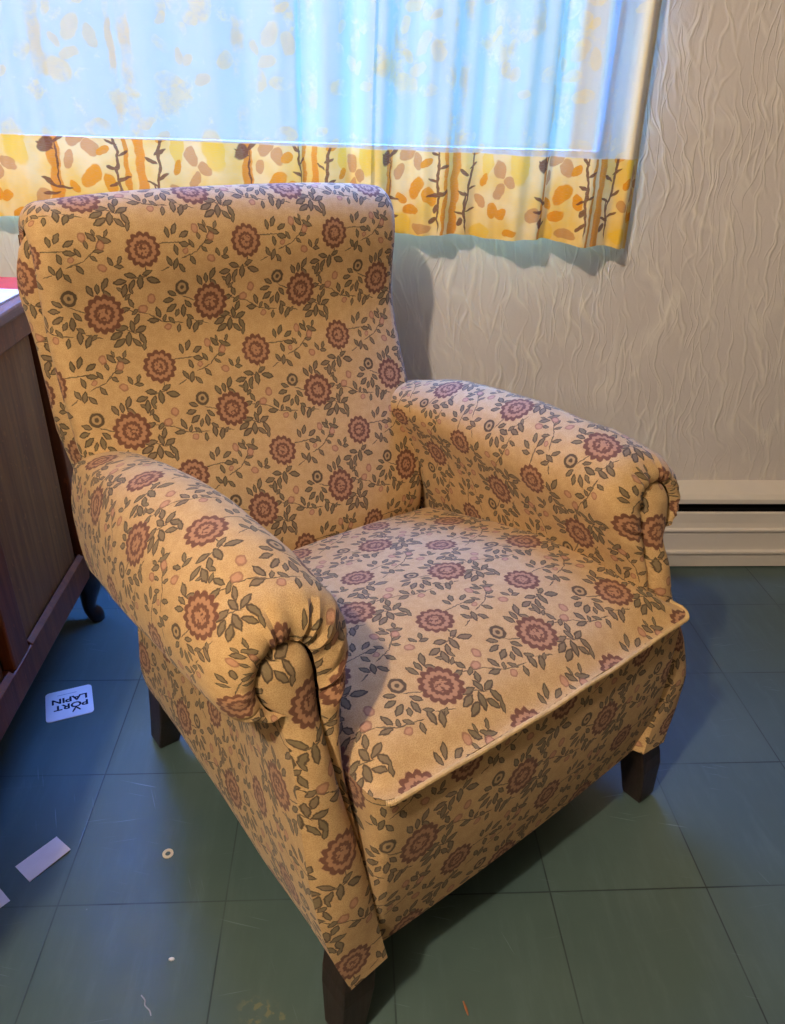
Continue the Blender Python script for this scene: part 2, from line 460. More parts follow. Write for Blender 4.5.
lvM = N.ells(f0, [(-0.115, 0.075, 0.028, 0.017, 40), (-0.085, 0.055, 0.022, 0.017, 120), (0.135, 0.045, 0.022, 0.015, 100), (-0.135, 0.03, 0.02, 0.012, 80), (0.095, -0.03, 0.02, 0.012, 130), (0.045, 0.11, 0.022, 0.013, 20),
                  (0.165, 0.02, 0.022, 0.014, -20), (0.14, -0.005, 0.022, 0.013, 70), (-0.195, -0.055, 0.022, 0.018, 60), (-0.07, -0.095, 0.03, 0.014, 0)])
lvY = N.ells(f0, [(0.19, 0.06, 0.03, 0.05, 10), (-0.13, -0.09, 0.03, 0.03, 40), (0.10, -0.10, 0.03, 0.02, 0), (-0.06, 0.10, 0.03, 0.02, 0), (0.105, 0.06, 0.016, 0.04, 0)])
z = N.xyz(uv)[1]
border = N.step(z, 1.196, 1.200, 1.0, 0.0)  # strong print below the sill line only; contrast stands in for backlight above
bgY = N.mix(N.step(N.noise(uv, 9.0, 3.0), 0.35, 0.65), srgb(252, 218, 140), srgb(246, 198, 88))
cb = bgY
cb = N.mix(N.step(lvY, 0.8, 1.0, 0.75, 0.0), cb, srgb(248, 196, 52))
cb = N.mix(N.step(lvM, 0.85, 1.0, 0.8, 0.0), cb, srgb(206, 138, 72))
cb = N.mix(N.step(lvO, 0.85, 1.0, 0.95, 0.0), cb, srgb(236, 150, 12))
cb = N.mix(N.step(stem_o, 0.8, 1.05, 0.9, 0.0), cb, srgb(232, 140, 14))
cb = N.mix(N.step(N.math('MINIMUM', thA, thB), 0.85, 1.1, 0.9, 0.0), cb, srgb(112, 62, 36))
# upper field: same cotton, its yellow print painted pale as if washed out by backlight
up = N.mix(N.step(N.noise(uv, 7.5, 5.0, 0.7), 0.56, 0.66, 0.0, 0.55), srgb(228, 220, 202), srgb(250, 226, 140))
up = N.mix(N.step(lvO, 0.8, 1.0, 0.45, 0.0), up, srgb(246, 214, 120))
patch = N.noise(uv, 9.0, 4.0, 0.7)
up = N.mix(N.math('MULTIPLY', N.step(stem_o, 0.7, 1.4, 0.6, 0.0), N.step(patch, 0.42, 0.62)), up, srgb(244, 210, 124))
up = N.mix(N.math('MULTIPLY', N.step(N.math('MINIMUM', lvY, lvM), 0.8, 1.05, 0.55, 0.0), N.step(patch, 0.40, 0.60)), up, srgb(250, 222, 130))
ux = N.xyz(uv)[0]
up = N.mix(N.step(ux, CURT_E - 0.090, CURT_E - 0.070), up, srgb(252, 234, 188))  # right strip painted warmer and lighter, as lamplit cloth without window glow behind
c = N.mix(border, up, cb)
wvz = N.noise(N.mapping(uv, scale=(90, 700, 1)), 1.0, 1.0)
c = N.mix(N.step(wvz, 0.4, 0.7, 0, 0.10), c, srgb(200, 196, 180))
df = N.n('ShaderNodeBsdfDiffuse'); N.l(c, df.inputs[0])
tr = N.n('ShaderNodeBsdfTranslucent'); N.l(c, tr.inputs[0])
mx = N.n('ShaderNodeMixShader'); N.l(N.math('MULTIPLY_ADD', border, 0.065, 0.016), mx.inputs[0])
N.l(df.outputs[0], mx.inputs[1]); N.l(tr.outputs[0], mx.inputs[2])
# open weave of the sheer cloth, tighter in the strong-print band painted below the sill
tp = N.n('ShaderNodeBsdfTransparent')
mz = N.n('ShaderNodeMixShader'); sc_ = N.n('ShaderNodeSeparateColor'); N.l(c, sc_.inputs[0])
ux = N.xyz(uv)[0]
side_hem = N.math('MAXIMUM', N.step(ux, CURT_E - 0.085, CURT_E - 0.070), N.math('MULTIPLY', N.step(N.math('ABSOLUTE', N.math('SUBTRACT', ux, CURT_E - 0.215)), 0.020, 0.034, 1.0, 0.0), 0.75))
openw = N.math('MULTIPLY', N.math('MULTIPLY_ADD', side_hem, -0.85, 1.0), N.math('MULTIPLY', N.step(sc_.outputs[2], 0.15, 0.75, 0.10, 0.36), N.math('MULTIPLY_ADD', border, -0.80, 1.0)))
N.l(openw, mz.inputs[0])
N.l(mx.outputs[0], mz.inputs[1]); N.l(tp.outputs[0], mz.inputs[2])
M['curtain'] = N.done(mz.outputs[0])

# window glass: thin, mostly clear
N = NT('window_glass')
tp = N.n('ShaderNodeBsdfTransparent'); gl = N.n('ShaderNodeBsdfGlossy'); gl.inputs['Roughness'].default_value = 0.02
mx = N.n('ShaderNodeMixShader'); mx.inputs[0].default_value = 0.06
N.l(tp.outputs[0], mx.inputs[1]); N.l(gl.outputs[0], mx.inputs[2])
M['glass'] = N.done(mx.outputs[0])

# ------------------------------------------------------------------ camera
CAMH = 1.3
Rw = None
def cam_setup():
    f = 750.0; cx, cy = 392.5, 512.0
    d = Vector((350 - cx, 97 - cy, f)).normalized()
    dn = Vector((349 - cx, 1873 - cy, f)); dn = (dn - d * dn.dot(d)).normalized()
    up = -dn; x = d.cross(up)
    R = Matrix((x, d, up))               # world = R @ cam (cam: x right, y down, z forward)
    cols = [R @ Vector((1, 0, 0)), R @ Vector((0, -1, 0)), R @ Vector((0, 0, -1))]
    m = Matrix.Identity(4)
    for j in range(3):
        for i in range(3): m[i][j] = cols[j][i]
    m[2][3] = CAMH
    cam = bpy.data.cameras.new('camera'); o = bpy.data.objects.new('camera', cam)
    cam.sensor_fit = 'HORIZONTAL'; cam.sensor_width = 36.0; cam.lens = 36.0 * f / 785.0
    cam.clip_start = 0.02
    COL.objects.link(o); o.matrix_world = m
    SC.camera = o
cam_setup()

# ------------------------------------------------------------------ room shell
WY = 2.05
XL, XR, YB, ZC = -2.30, 3.40, -3.20, 2.95
WX0, WX1, WZ0, WZ1 = -1.16, 0.640, 1.184, 2.20

def struct(o): return tag(o, kind='structure')
struct(MB().box((XL - .1, YB - .1, -.06), (XR + .1, WY + .15, 0)).build('floor', M['floor'], smooth=False))
struct(MB().box((XL - .1, YB - .1, ZC), (XR + .1, WY + .15, ZC + .06)).build('ceiling', M['ceil'], smooth=False))
wb_ = MB()
T = 0.058
wb_.box((XL - .1, WY, 0), (WX0, WY + T, ZC)); wb_.box((WX1, WY, 0), (XR + .1, WY + T, ZC))
wb_.box((WX0, WY, 0), (WX1, WY + T, WZ0)); wb_.box((WX0, WY, WZ1), (WX1, WY + T, ZC))
struct(wb_.build('wall_back', M['wallpaper'], smooth=False))
struct(MB().box((XL - .1, YB, 0), (XL, WY, ZC)).build('wall_left', M['plaster'], smooth=False))
struct(MB().box((XR, YB, 0), (XR + .1, WY, ZC)).build('wall_right', M['plaster'], smooth=False))
struct(MB().box((XL - .1, YB - .1, 0), (XR + .1, YB, ZC)).build('wall_front', M['plaster'], smooth=False))

win = empty('window_1', ((WX0 + WX1) / 2, WY + 0.08, WZ0)); struct(win)
tag(win, 'window with slim frame glowing blue behind the yellow curtain', 'window')
def rel(mb, o):
    lx, ly, lz = o.location
    mb.v = [(a - lx, b - ly, c_ - lz) for a, b, c_ in mb.v]; return mb
fr = MB(); a, b = WY + 0.006, WY + 0.05; q = 0.014
fr.box((WX0, a, WZ0), (WX0 + q, b, WZ1)); fr.box((WX1 - q, a, WZ0), (WX1, b, WZ1))
fr.box((WX0 + q, a, WZ0), (WX1 - q, b, WZ0 + q)); fr.box((WX0 + q, a, WZ1 - q), (WX1 - q, b, WZ1))
xm = (WX0 + WX1) / 2
rel(fr, win).build('window_frame', M['frame'], win, smooth=False)
gp = MB().box((WX0 + q, WY + .026, WZ0 + q), (WX1 - q, WY + .030, WZ1 - q))
rel(gp, win).build('glass', M['glass'], win, smooth=False)

# ------------------------------------------------------------------ curtain
def curtain():
    # folds as a height field y(x): list of (x, amplitude) crests
    xs = []; x = -1.26
    X1 = 0.712
    n = 620
    def fold_y(x, z):
        d = sm(2.2, 1.0, z)
        ph = x * 2 * PI / 0.145 + 1.5 * math.sin(x * 5.1 + 0.7) + 0.9 * math.sin(x * 11.3)
        amp = 0.014 + 0.010 * math.sin(x * 4.3 + 1.0)
        y = 1.975 + amp * math.sin(ph + 0.25 * math.sin(z * 3 + x * 4))
        y += 0.008 * math.sin(x * 2 * PI / 0.052 + 2.0 * math.sin(x * 7)) * (0.5 + 0.5 * math.sin(x * 3.7))
        # sharp overlap pleat
        for px_, w_, hgt in ((-0.115, 0.012, -0.022), (0.055, 0.014, -0.018), (0.455, 0.05, -0.030), (0.600, 0.045, -0.034)):
            t = (x - px_) / w_
            if t < 0: y += hgt * math.exp(-(t * 0.55) ** 2)
            else: y += hgt * math.exp(-(t * 2.4) ** 2)
        e = sm(0.655, 0.712, x)
        y += 0.045 * e * e
        return min(y, WY - 0.012)
    rows = []; uvs = []
    pts0 = [(-1.26 + (X1 + 1.26) * i / (n - 1)) for i in range(n)]
    yy = [fold_y(x, 1.1) for x in pts0]
    L = arclen([(a, b) for a, b in zip(pts0, yy)])
    zt = 2.30
    m = 46
    for k in range(m):
        t = k / (m - 1)
        row = []; uvr = []
        for i, x in enumerate(pts0):
            hem = 1.026 - 0.033 * (x + 0.845) / 1.55 - 0.012 * sm(0.6, 0.71, x) + 0.0035 * math.sin(x * 31) - 0.008 * sm(0.52, 0.60, x)
            z = hem + (zt - hem) * (t ** 1.2)
            row.append((x + 0.006 * math.sin(z * 4 + x * 6), fold_y(x, z), z))
            uvr.append((L[i] * 0.93 + 0.06, z + (x + 0.3) * 0.012))
        rows.append(row); uvs.append(uvr)
    o = MB().grid(rows, uvs).build('curtain', M['curtain'])
    sd = o.modifiers.new('cloth', 'SOLIDIFY'); sd.thickness = 0.0006
    o.modifiers.remove(sd)
    return tag(o, 'sheer white window curtain with a yellow thorny-stem and leaf print, painted pale above the sill to stand for backlight', 'curtain')
curtain()

# ------------------------------------------------------------------ baseboard heater
def heater():
    x0, x1 = -1.0, 2.45
    o = empty('baseboard_heater', (0, WY, 0))
    tag(o, 'long cream metal baseboard heater along the foot of the wallpapered wall', 'heater')
    # profile extrusions in (y from wall, z)
    def ext(prof, name, mat, bev=0.002):
        mb = MB()
        a = [(x0, y, z_) for y, z_ in prof]; b_ = [(x1, y, z_) for y, z_ in prof]
        mb.grid([a, b_], None, closed=True); mb.poly(a); mb.poly(b_)
        return mb.build(name, mat, o, smooth=False, bevel=bev)
    ext([(-0.002, .285), (-0.056, .262), (-0.066, .248), (-0.066, .232), (-0.060, .232), (-0.052, .250), (-0.002, .270)], 'hood', M['heater'])
    fp = [(-0.062, .204), (-0.068, .200), (-0.068, .166), (-0.070, .150), (-0.077, .146), (-0.077, .139), (-0.069, .135), (-0.069, .078), (-0.070, .070),
          (-0.078, .066), (-0.078, .058), (-0.069, .054), (-0.066, .004), (-0.058, .003), (-0.055, .20)]
    ext(fp, 'front_cover', M['heater'], 0.001)
    ext([(-0.002, .268), (-0.006, .268), (-0.010, .22), (-0.045, .205), (-0.045, .02), (-0.04, 0.0), (-0.002, 0.0)], 'heating_core', M['slot'], 0)
    for xx in (x0, x1):
        MB().box((xx - .012, -0.074, 0.0), (xx + .012, -0.002, .282)).build('end_cap', M['heater'], o, smooth=False, bevel=.003)
heater()

# ------------------------------------------------------------------ armchair
CH_LOC = (0.31, 0.872, 0.0); CH_ROT = math.radians(35.3)
chair = empty('armchair', CH_LOC, CH_ROT)
tag(chair, 'upholstered armchair in tan rose-patterned fabric with rolled arms and dark legs', 'armchair')
F = M['fabric']

def rr(x, y, hx, hy, r):
    """square grid point -> rounded rectangle, returns (x, y, d)"""
    ax, ay = abs(x), abs(y)
    d = min(hx - ax, hy - ay)
    qx, qy = ax - (hx - r), ay - (hy - r)
    if qx > 0 and qy > 0:
        m_ = max(qx, qy); l_ = math.hypot(qx, qy); k = m_ / l_
        ax, ay = hx - r + qx * k, hy - r + qy * k
    return math.copysign(ax, x), math.copysign(ay, y), d

SEAT_HX = 0.353
SEAT_C = 0.009
SEAT_W0, SEAT_W1 = -0.016, 0.70
PIPE_Z = 0.500
def seat_zb(w): return lerp_tab([(-.02, .524), (.05, .532), (.16, .540), (.30, .528), (.5, .478), (.66, .432), (.75, .41)], w)

def seat():
    hx, hy = SEAT_HX, (SEAT_W1 - SEAT_W0) / 2; wc = (SEAT_W0 + SEAT_W1) / 2
    # non-uniform samples, dense near the edges
    def samp(h, n):
        out = []
        for i in range(n):
            t = -1 + 2 * i / (n - 1)
            out.append(h * math.sin(t * PI / 2) * 0.55 + h * t * 0.45)
        return out
    rows = []; uvs = []
    for y in samp(hy, 60):
        r_ = []; ur = []
        for x in samp(hx, 60):
            X, Y, d = rr(x, y, hx, hy, 0.026)
            w = wc + Y
            e = max(0.0, 1 - d / 0.075)
            z_ = seat_zb(w) + 0.020 * (1 - (X / hx) ** 2) * sm(-.02, .2, w)
            drop = 0.034 * e ** 2.6
            z_ = z_ - drop
            front = sm(0.10, -0.016, w) * e ** 2
            z_ = z_ * (1 - front) + (PIPE_Z + 0.003) * front if d < 0.075 and w < 0.10 else z_
            z_ += 0.0025 * nz(X, w, 0, 9)
            bow = 0.008 * (1 - (X / hx) ** 2) * sm(0.25, 0.0, w)
            r_.append((X + SEAT_C, w - bow, z_)); ur.append((X + SEAT_C, w))
        rows.append(r_); uvs.append(ur)
    # seat B-rose sits at u=-0.159, w=0.082 in cloth space B=(-0.083,-0.1075)
    uvs = [[(a + 0.076, b - 0.1895) for a, b in r_] for r_ in uvs]
    MB().grid(rows, uvs).build('seat', F, chair)

def front_path(hx, w0, r, back, n=90):
    """outline path around the front of the seat, left to right"""
    pts = [(-hx, back), (-hx, w0 + r)]
    for k in range(1, 9):
        t = PI + (PI / 2) * k / 9
        pts.append((-hx + r + r * math.cos(t), w0 + r + r * math.sin(t)))
    m_ = 30
    for k in range(m_ + 1):
        x = (-hx + r) + (2 * hx - 2 * r) * k / m_
        pts.append((x, w0))
    for k in range(1, 9):
        t = -PI / 2 + (PI / 2) * k / 9
        pts.append((hx - r + r * math.cos(t), w0 + r + r * math.sin(t)))
    pts += [(hx, w0 + r), (hx, back)]
    return pts

def bowed(p):
    x, w = p
    return (x + SEAT_C, w - 0.008 * (1 - (x / SEAT_HX) ** 2) * sm(0.25, 0.0, w))

def border():
    rows = []; uvs = []
    m_ = 16
    top = front_path(SEAT_HX, SEAT_W0, 0.026, 0.16)
    L = arclen(top)
    for k in range(m_):
        t = k / (m_ - 1)
        z_ = PIPE_Z + 0.001 - (PIPE_Z + 0.001 - 0.168) * t
        hx = SEAT_HX - 0.003 * sm(0, .25, t) + 0.002 * t
        puff = 0.010 * math.sin(PI * min(1, t * 1.02)) - 0.006
        w0 = SEAT_W0 + 0.014 * t - puff
        pr = front_path(hx, w0, 0.024, 0.16)
        rows.append([(*bowed(q_), z_ + 0.008 * q_[0] / SEAT_HX * t) for q_ in pr])
        uvs.append([(L[i] + 0.09, -(t * 0.34) + 0.02) for i in range(len(pr))])
    # fold under
    rows.append([(x * 0.985, w + 0.02, z_ + .003) for x, w, z_ in rows[-1]]); uvs.append([(a, b - 0.02) for a, b in uvs[-1]])
    MB().grid(rows, uvs).build('front_border', F, chair)
    path = [(*bowed(q_), PIPE_Z + 0.003 * nz(q_[0], q_[1], 0, 14)) for q_ in front_path(SEAT_HX + .003, SEAT_W0 - .003, 0.028, 0.07) if q_[0] > -SEAT_HX + .010]
    path = cr(path, 220)
    MB().tube(path, [0.0042 + 0.0005 * math.sin(i * 2.1) for i in range(220)], 8).build('seat_piping', M['piping'], chair)

# --- arms
WF = [(0.12, -0.026), (0.30, 0.002), (0.54, 0.056), (0.70, 0.098), (0.80, 0.128)]
WR = [(0.12, 0.750), (0.25, 0.745), (0.35, 0.752), (0.45, 0.770), (0.52, 0.800), (0.60, 0.820), (0.70, 0.800), (0.80, 0.785)]
TOP = [(0.10, .765), (0.20, .787), (0.40, .790), (0.55, .776), (0.70, .752), (0.92, .700)]
def tuck(w): return 0.634 - 0.190 * max(0, w - 0.1)
SEC = [(.345, .40), (.345, .48), (.337, .56), (.314, .63), (.296, .685), (.302, .730), (.330, .768), (.376, .786), (.422, .776), (.464, .748),
       (.490, .710), (.495, .672), (.484, .642), (.452, .626), (.405, .630)]
PAN = [(.345, .38), (.360, .47), (.370, .555), (.368, .605), (.364, .645), (.364, .680), (.374, .702), (.393, .713), (.414, .713), (.432, .704),
       (.444, .688), (.449, .672), (.445, .652), (.435, .636), (.418, .630)]
NA = 64
SECd = cr(SEC, NA); PANd = cr(PAN, NA)

def arm_section(w, grow=1.0):
    top = lerp_tab(TOP, w); tz = tuck(w)
    k_out = lerp_tab([(.25, 1.0), (.45, .90), (.63, .72), (.85, .35), (.95, .25)], w)
    out = []
    for (u, z_) in SECd:
        if z_ > 0.60: zz = 0.60 + (z_ - 0.60) * (top - 0.60) / 0.185
        else: zz = z_
        if u > .43:
            uu = .43 + (u - .43) * k_out
        else: uu = u
        # outer underside descends towards the rear
        if u > .40:
            f = sm(.40, .48, u) * sm(.785, .60, z_) if u < .48 else sm(.785, .60, z_)
            zz = zz - (0.630 - tz) * min(1, sm(.785, .630, z_))
            if z_ < .63: pass
        out.append((uu, zz))
    return out

def warp(side, u, w, z_):
    """the right arm leans in at the top and bellies out low at its front, as in the photograph"""
    if side < 0: return (-u, w, z_)
    fade = 1.0 - 0.55 * sm(.25, .75, w)
    du = lerp_tab([(.16, -.008), (.24, .012), (.31, .020), (.40, .004), (.50, -.036), (.60, -.044), (.80, -.040)], z_) * fade
    dz = lerp_tab([(.14, .026), (.22, .012), (.35, 0)], z_)
    return (u + du, w, z_ + dz - 0.012 * sm(.6, .78, z_) * sm(.15, .3, w) * sm(.7, .45, w))

def arm(side):
    mb = MB(); rows = []; uvs = []
    NS = 44
    stat = []
    base = arm_section(0.2)
    Lw = 0.0
    # main length, rear to front
    for k in range(NS):
        s_ = 1 - k / (NS - 1)
        sec0 = arm_section(0.12 + s_ * 0.78)
        row = []
        for (u, z_) in sec0:
            wf = lerp_tab(WF, z_) + 0.045; wr = lerp_tab(WR, z_)
            w = wf + (wr - wf) * s_
            row.append([u, w, z_])
        # sag / puffiness
        for p_ in row:
            p_[2] += 0.003 * nz(p_[0] * side, p_[1], p_[2], 7)
        rows.append(row)
    # re-evaluate the sections by their true w so shape follows TOP
    L = arclen([(p_[0], p_[2]) for p_ in rows[NS // 2]])
    for row in rows:
        uvs.append([(L[i], row[i][1] - 0.3) for i in range(NA)])
    # front roll: quarter round onto the panel outline, with gathers
    last = rows[-1]
    KR = 14
    for k in range(1, KR + 1):
        ph = k / KR * PI / 2
        c_, s_ = math.cos(ph), math.sin(ph)
        row = []
        for i in range(NA):
            u0, w0, z0 = last[i]; u1, z1 = PANd[i]
            rad = (c_ if k < KR else 0.0)
            u = u1 + (u0 - u1) * rad; z_ = z1 + (z0 - z1) * rad
            w = w0 + (lerp_tab(WF, z_) + 0.045 - (lerp_tab(WF, z0) + 0.045)) - 0.050 * s_
            # pull into the crease at the end
            if k > KR - 4: w += 0.014 * ((k - (KR - 4)) / 4) ** 1.5
            g = math.sin(i * 1.95 + 1.2 * math.sin(i * 0.7)) * 0.0062 * s_ * (1.0 - 0.6 * (k == KR)) * sm(6, 16, i)
            g *= (0.6 + 0.8 * abs(nz(i * 0.31, side, 0, 1))) * (1 - 0.6 * sm(36, 46, i))
            dx, dz = u0 - u1, z0 - z1; dl = math.hypot(dx, dz) + 1e-6
            row.append([u + dx / dl * g * c_, w - g * s_ * 0.9, z_ + dz / dl * g * c_])
        rows.append(row)
        uvs.append([(L[i], uvs[NS - 1][i][1] - 0.075 * k / KR) for i in range(NA)])
    # gathers fade along the first cm behind the roll
    for kk in range(1, 6):
        row = rows[NS - 1 - kk]
        for i in range(NA):
            g = math.sin(i * 1.95 + 1.2 * math.sin(i * 0.7)) * 0.0032 * (1 - kk / 6) * sm(6, 16, i)
            row[i][0] += g * 0.5; row[i][2] += g * 0.6
    R_ = [[warp(side, p_[0], p_[1], p_[2]) for p_ in r_] for r_ in rows]
    off = 0.05 if side < 0 else 0.13
    U_ = [[(side * a + off, b) for a, b in r_] for r_ in uvs]
    mb.grid(R_, U_)
    # rear cap
    rc = R_[0]
    cen = (sum(p_[0] for p_ in rc) / NA, rc[20][1] + 0.012, sum(p_[2] for p_ in rc) / NA)
    ring2 = [tuple(cen[d_] + (p_[d_] - cen[d_]) * 0.5 + (0.010 if d_ == 1 else 0) for d_ in range(3)) for p_ in rc]
    mb.grid([rc, ring2], [U_[0], [(a, b + .04) for a, b in U_[0]]])
    mb.poly(ring2, [(p_[0], p_[2]) for p_ in ring2])
    mb.build('arm', F, chair)

    # outer side panel
    rows = []; uvs = []
    nk, nj = 14, 40
    for k in range(nk):
        t = k / (nk - 1)
        row = []; ur = []
        for j in range(nj):
            s_ = j / (nj - 1)
            wt = 0.10 + s_ * 0.78
            ztop = tuck(wt) + 0.006
            z_ = ztop + (0.152 - ztop) * t
            u = lerp_tab([(0.15, .392), (0.24, .418), (0.35, .431), (0.48, .428), (0.62, .424)], z_)
            u -= 0.044 * sm(0, .55, s_) * sm(.16, .44, z_) + 0.016 * s_
            wf = lerp_tab(WF, z_) + 0.014 * sm(.56, .62, z_); wr = lerp_tab(WR, z_)
            w = wf + (wr - wf) * s_
            if j == 0: u = lerp_tab([(.15, .392), (.24, .418), (.35, .431), (.47, .429), (.56, .424), (.62, .424)], z_) - .001
            u += 0.004 * nz(w, z_, side, 6) * sm(0, .1, s_)
            row.append(warp(side, u, w, z_)); ur.append((w * 1.0 + 0.02, z_ + 0.05))
        rows.append(row); uvs.append(ur)
    rows.append([(p_[0] * 0.95, p_[1], p_[2] + .004) for p_ in rows[-1]]); uvs.append([(a, b - .02) for a, b in uvs[-1]])
    # wrap round the rear corner
    MB().grid(rows, uvs).build('side_panel', F, chair)

    # front facing panel
    inner = cr([(.318, .158), (.330, .25), (.345, .38), (.360, .47), (.370, .555), (.368, .605), (.364, .645), (.364, .680), (.374, .702), (.393, .713), (.404, .714)], 56)
    outer = cr([(.392, .148), (.418, .24), (.431, .35), (.429, .47), (.424, .560), (.424, .610), (.428, .630), (.439, .640), (.446, .655), (.449, .672), (.444, .688), (.432, .704), (.414, .713), (.404, .714)], 56)
    rows = []; uvs = []
    nj = 15
    for k in range(56):
        row = []; ur = []
        a, b = inner[k], outer[k]
        for j in range(nj):
            t = j / (nj - 1)
            u = a[0] + (b[0] - a[0]) * t; z_ = a[1] + (b[1] - a[1]) * t
            pf = 1 - abs(2 * t - 1) ** 2.5
            pf *= sm(.15, .36, z_)
            pf *= sm(0.714, 0.68, z_) * 0.8 + 0.2 * sm(0.714, 0.706, z_)
            w = lerp_tab(WF, z_) + 0.014 * sm(.56, .62, z_) - 0.020 * pf
            if j == 0: w += .024; u -= .004
            if j == nj - 1 and z_ > .635: w += .006
            row.append(warp(side, u, w, z_)); ur.append((side * u * 1.0 + (0.385 if side < 0 else 0.02), z_ + 0.012))
        rows.append(row); uvs.append(ur)
    rows.insert(0, [(p_[0], p_[1] + 0.03, p_[2] + .006) for p_ in rows[0]]); uvs.insert(0, [(a, b - .03) for a, b in uvs[0]])
    MB().grid(rows, uvs).build('arm_front_panel', F, chair)

# --- back
PF = [(.672, .36), (.662, .42), (.664, .47), (.688, .54), (.730, .63), (.775, .71), (.815, .80), (.843, .885), (.846, .96), (.840, 1.03), (.848, 1.085),
      (.874, 1.125), (.912, 1.142), (.948, 1.134), (.977, 1.108), (.992, 1.07)]
PR = [(.992, 1.07), (1.000, .98), (.985, .85), (.952, .70), (.905, .50), (.84, .32), (.765, .16)]
BHX, BC = 0.390, -0.024

def hwk(z_): return lerp_tab([(.16, .84), (.45, .90), (.72, 1.0)], z_)

def back():
    prof = cr(PF, 84)
    L = arclen(prof)
    def nrm(i, pr):
        a = pr[max(i - 1, 0)]; b = pr[min(i + 1, len(pr) - 1)]
        dx, dz = b[0] - a[0], b[1] - a[1]; l_ = math.hypot(dx, dz)
        return (dz / l_, -dx / l_)       # points to the inside (rear) for the upward front run
    RR = 0.036
    ns = 61
    rows = []; uvs = []; edge = []
    for i, (w, z_) in enumerate(prof):
        nx, nzz = nrm(i, prof)
        row = []; ur = []
        seq = []
        flat = BHX - RR
        for j in range(41):
            t = -1 + 2 * j / 40
            seq.append((flat * t, 0.012 * abs(t) ** 3))
        arc = [(flat + RR * math.sin(q_), 0.012 + RR * (1 - math.cos(q_))) for q_ in [PI / 2 * k / 9 for k in range(1, 10)]]
        arc += [(BHX - 0.004, 0.012 + RR + 0.006), (BHX - 0.005 - 0.017 * sm(.80, .62, i / 83), 0.012 + RR + 0.006 + 0.004 * sm(.80, .62, i / 83))]
        seq = [(-a, b) for a, b in reversed(arc)] + seq + arc
        al = arclen(seq)
        for j, (u, e) in enumerate(seq):
            # lateral puckers low on the back and soft head bolster
            pk = 0.004 * nz(u, z_, 1.7, 6)
            row.append((BC + u * hwk(z_), w + nx * e + pk, z_ + nzz * e))
            ur.append((al[j] - al[-1] / 2, L[i]))
        rows.append(row); uvs.append(ur)
    # align: B rose at u=-0.101, z=0.942 (arc length there)
    iz = min(range(len(prof)), key=lambda i: abs(prof[i][1] - 0.942) + (10 if prof[i][0] > .88 else 0))
    uvs = [[(a + 0.018 - 0.012, b - L[iz] - 0.1075) for a, b in r_] for r_ in uvs]
    MB().grid(rows, uvs).build('backrest', F, chair)
    # rear panel
    pr = cr(PR, 40); Lr = arclen(pr); rows2 = []; uv2 = []
    for i, (w, z_) in enumerate(pr):
        nx, nzz = nrm(i, pr)
        row = []; ur = []
        for j in range(31):
            t = -1 + 2 * j / 30
            e = 0.02 * abs(t) ** 8
            row.append((BC + (BHX - .004) * t * hwk(z_), w - abs(nx) * e, z_)); ur.append(((BHX) * t, -Lr[i]))
        rows2.append(row); uv2.append(ur)
    MB().grid(rows2, uv2).build('back_panel', F, chair)
    # side bands between the front seam and the rear panel
    fl_ = [(r_[-1][1], r_[-1][2]) for r_ in rows]; fr_ = fl_
    re_ = [(r_[-1][1], r_[-1][2]) for r_ in rows2]
    ring = fl_ + re_[1:]
    cw = cr([(.74, .36), (.80, .55), (.87, .75), (.92, .95), (.935, 1.04)], len(fl_))
    for side in (-1, 1):
        mb = MB(); rws = []; uvr = []
        # strip across the outline: the two half arcs of the ring are paired by arc length
        n = 70
        AL = arclen(ring); tot = AL[-1]
        def at(d_):
            for q_ in range(len(AL) - 1):
                if d_ <= AL[q_ + 1]:
                    f_ = (d_ - AL[q_]) / max(1e-9, AL[q_ + 1] - AL[q_])
                    return (ring[q_][0] + (ring[q_ + 1][0] - ring[q_][0]) * f_, ring[q_][1] + (ring[q_ + 1][1] - ring[q_][1]) * f_)
            return ring[-1]
        for i in range(n):
            h_ = tot / 2 * min(0.9995, i / (n - 1))
            A_, B_ = at(h_), at(tot - h_)
            wid = math.dist(A_, B_)
            r_ = []; ur = []
            for j in range(13):
                t = j / 12
                w = A_[0] + (B_[0] - A_[0]) * t
                z_ = A_[1] + (B_[1] - A_[1]) * t
                bul = min(1, wid / 0.17) ** 1.5 * (0.026 * math.sin(PI * t) ** 0.55) - (0.022 - 0.018 * t) * sm(.96, .74, i / n) - 0.004
                r_.append((BC + side * (BHX + bul) * hwk(z_), w, z_)); ur.append((w + .3, z_ + .07))
            rws.append(r_); uvr.append(ur)
        mb.grid(rws, uvr).build('back_side_band', F, chair)

def legs():
    for side in (-1, 1):
        # front leg: square tapered
        mb = MB()
        def sq(cx, cy, z_, h_): return [(cx - h_, cy - h_, z_), (cx + h_, cy - h_, z_), (cx + h_, cy + h_, z_), (cx - h_, cy + h_, z_)]
        st = [(side * .362, .026, .185, .026), (side * .370, .016, .13, .030), (side * .374, .012, .10, .030), (side * .384, .006, .012, .024), (side * .384, .006, 0.0, .021)]
        q_ = [sq(*a) for a in st]
        mb.grid(q_, None, closed=True); mb.poly(q_[0]); mb.poly(q_[-1])
        mb.build('leg', M['leg'], chair, smooth=False, bevel=.003)
        mb = MB()
        st = [(side * .352, .715, .185, .032), (side * .356, .728, .10, .030), (side * .362, .752, .010, .025), (side * .362, .752, 0.0, .022)]
        q_ = [sq(*a) for a in st]
        mb.grid(q_, None, closed=True); mb.poly(q_[0]); mb.poly(q_[-1])
        mb.build('leg', M['leg'], chair, smooth=False, bevel=.003)
    MB().box((-.36, .01, .160), (.36, .745, .185)).build('dust_cover', M['lining'], chair, smooth=False)

seat(); border()
arm(-1); arm(1)
back(); legs()

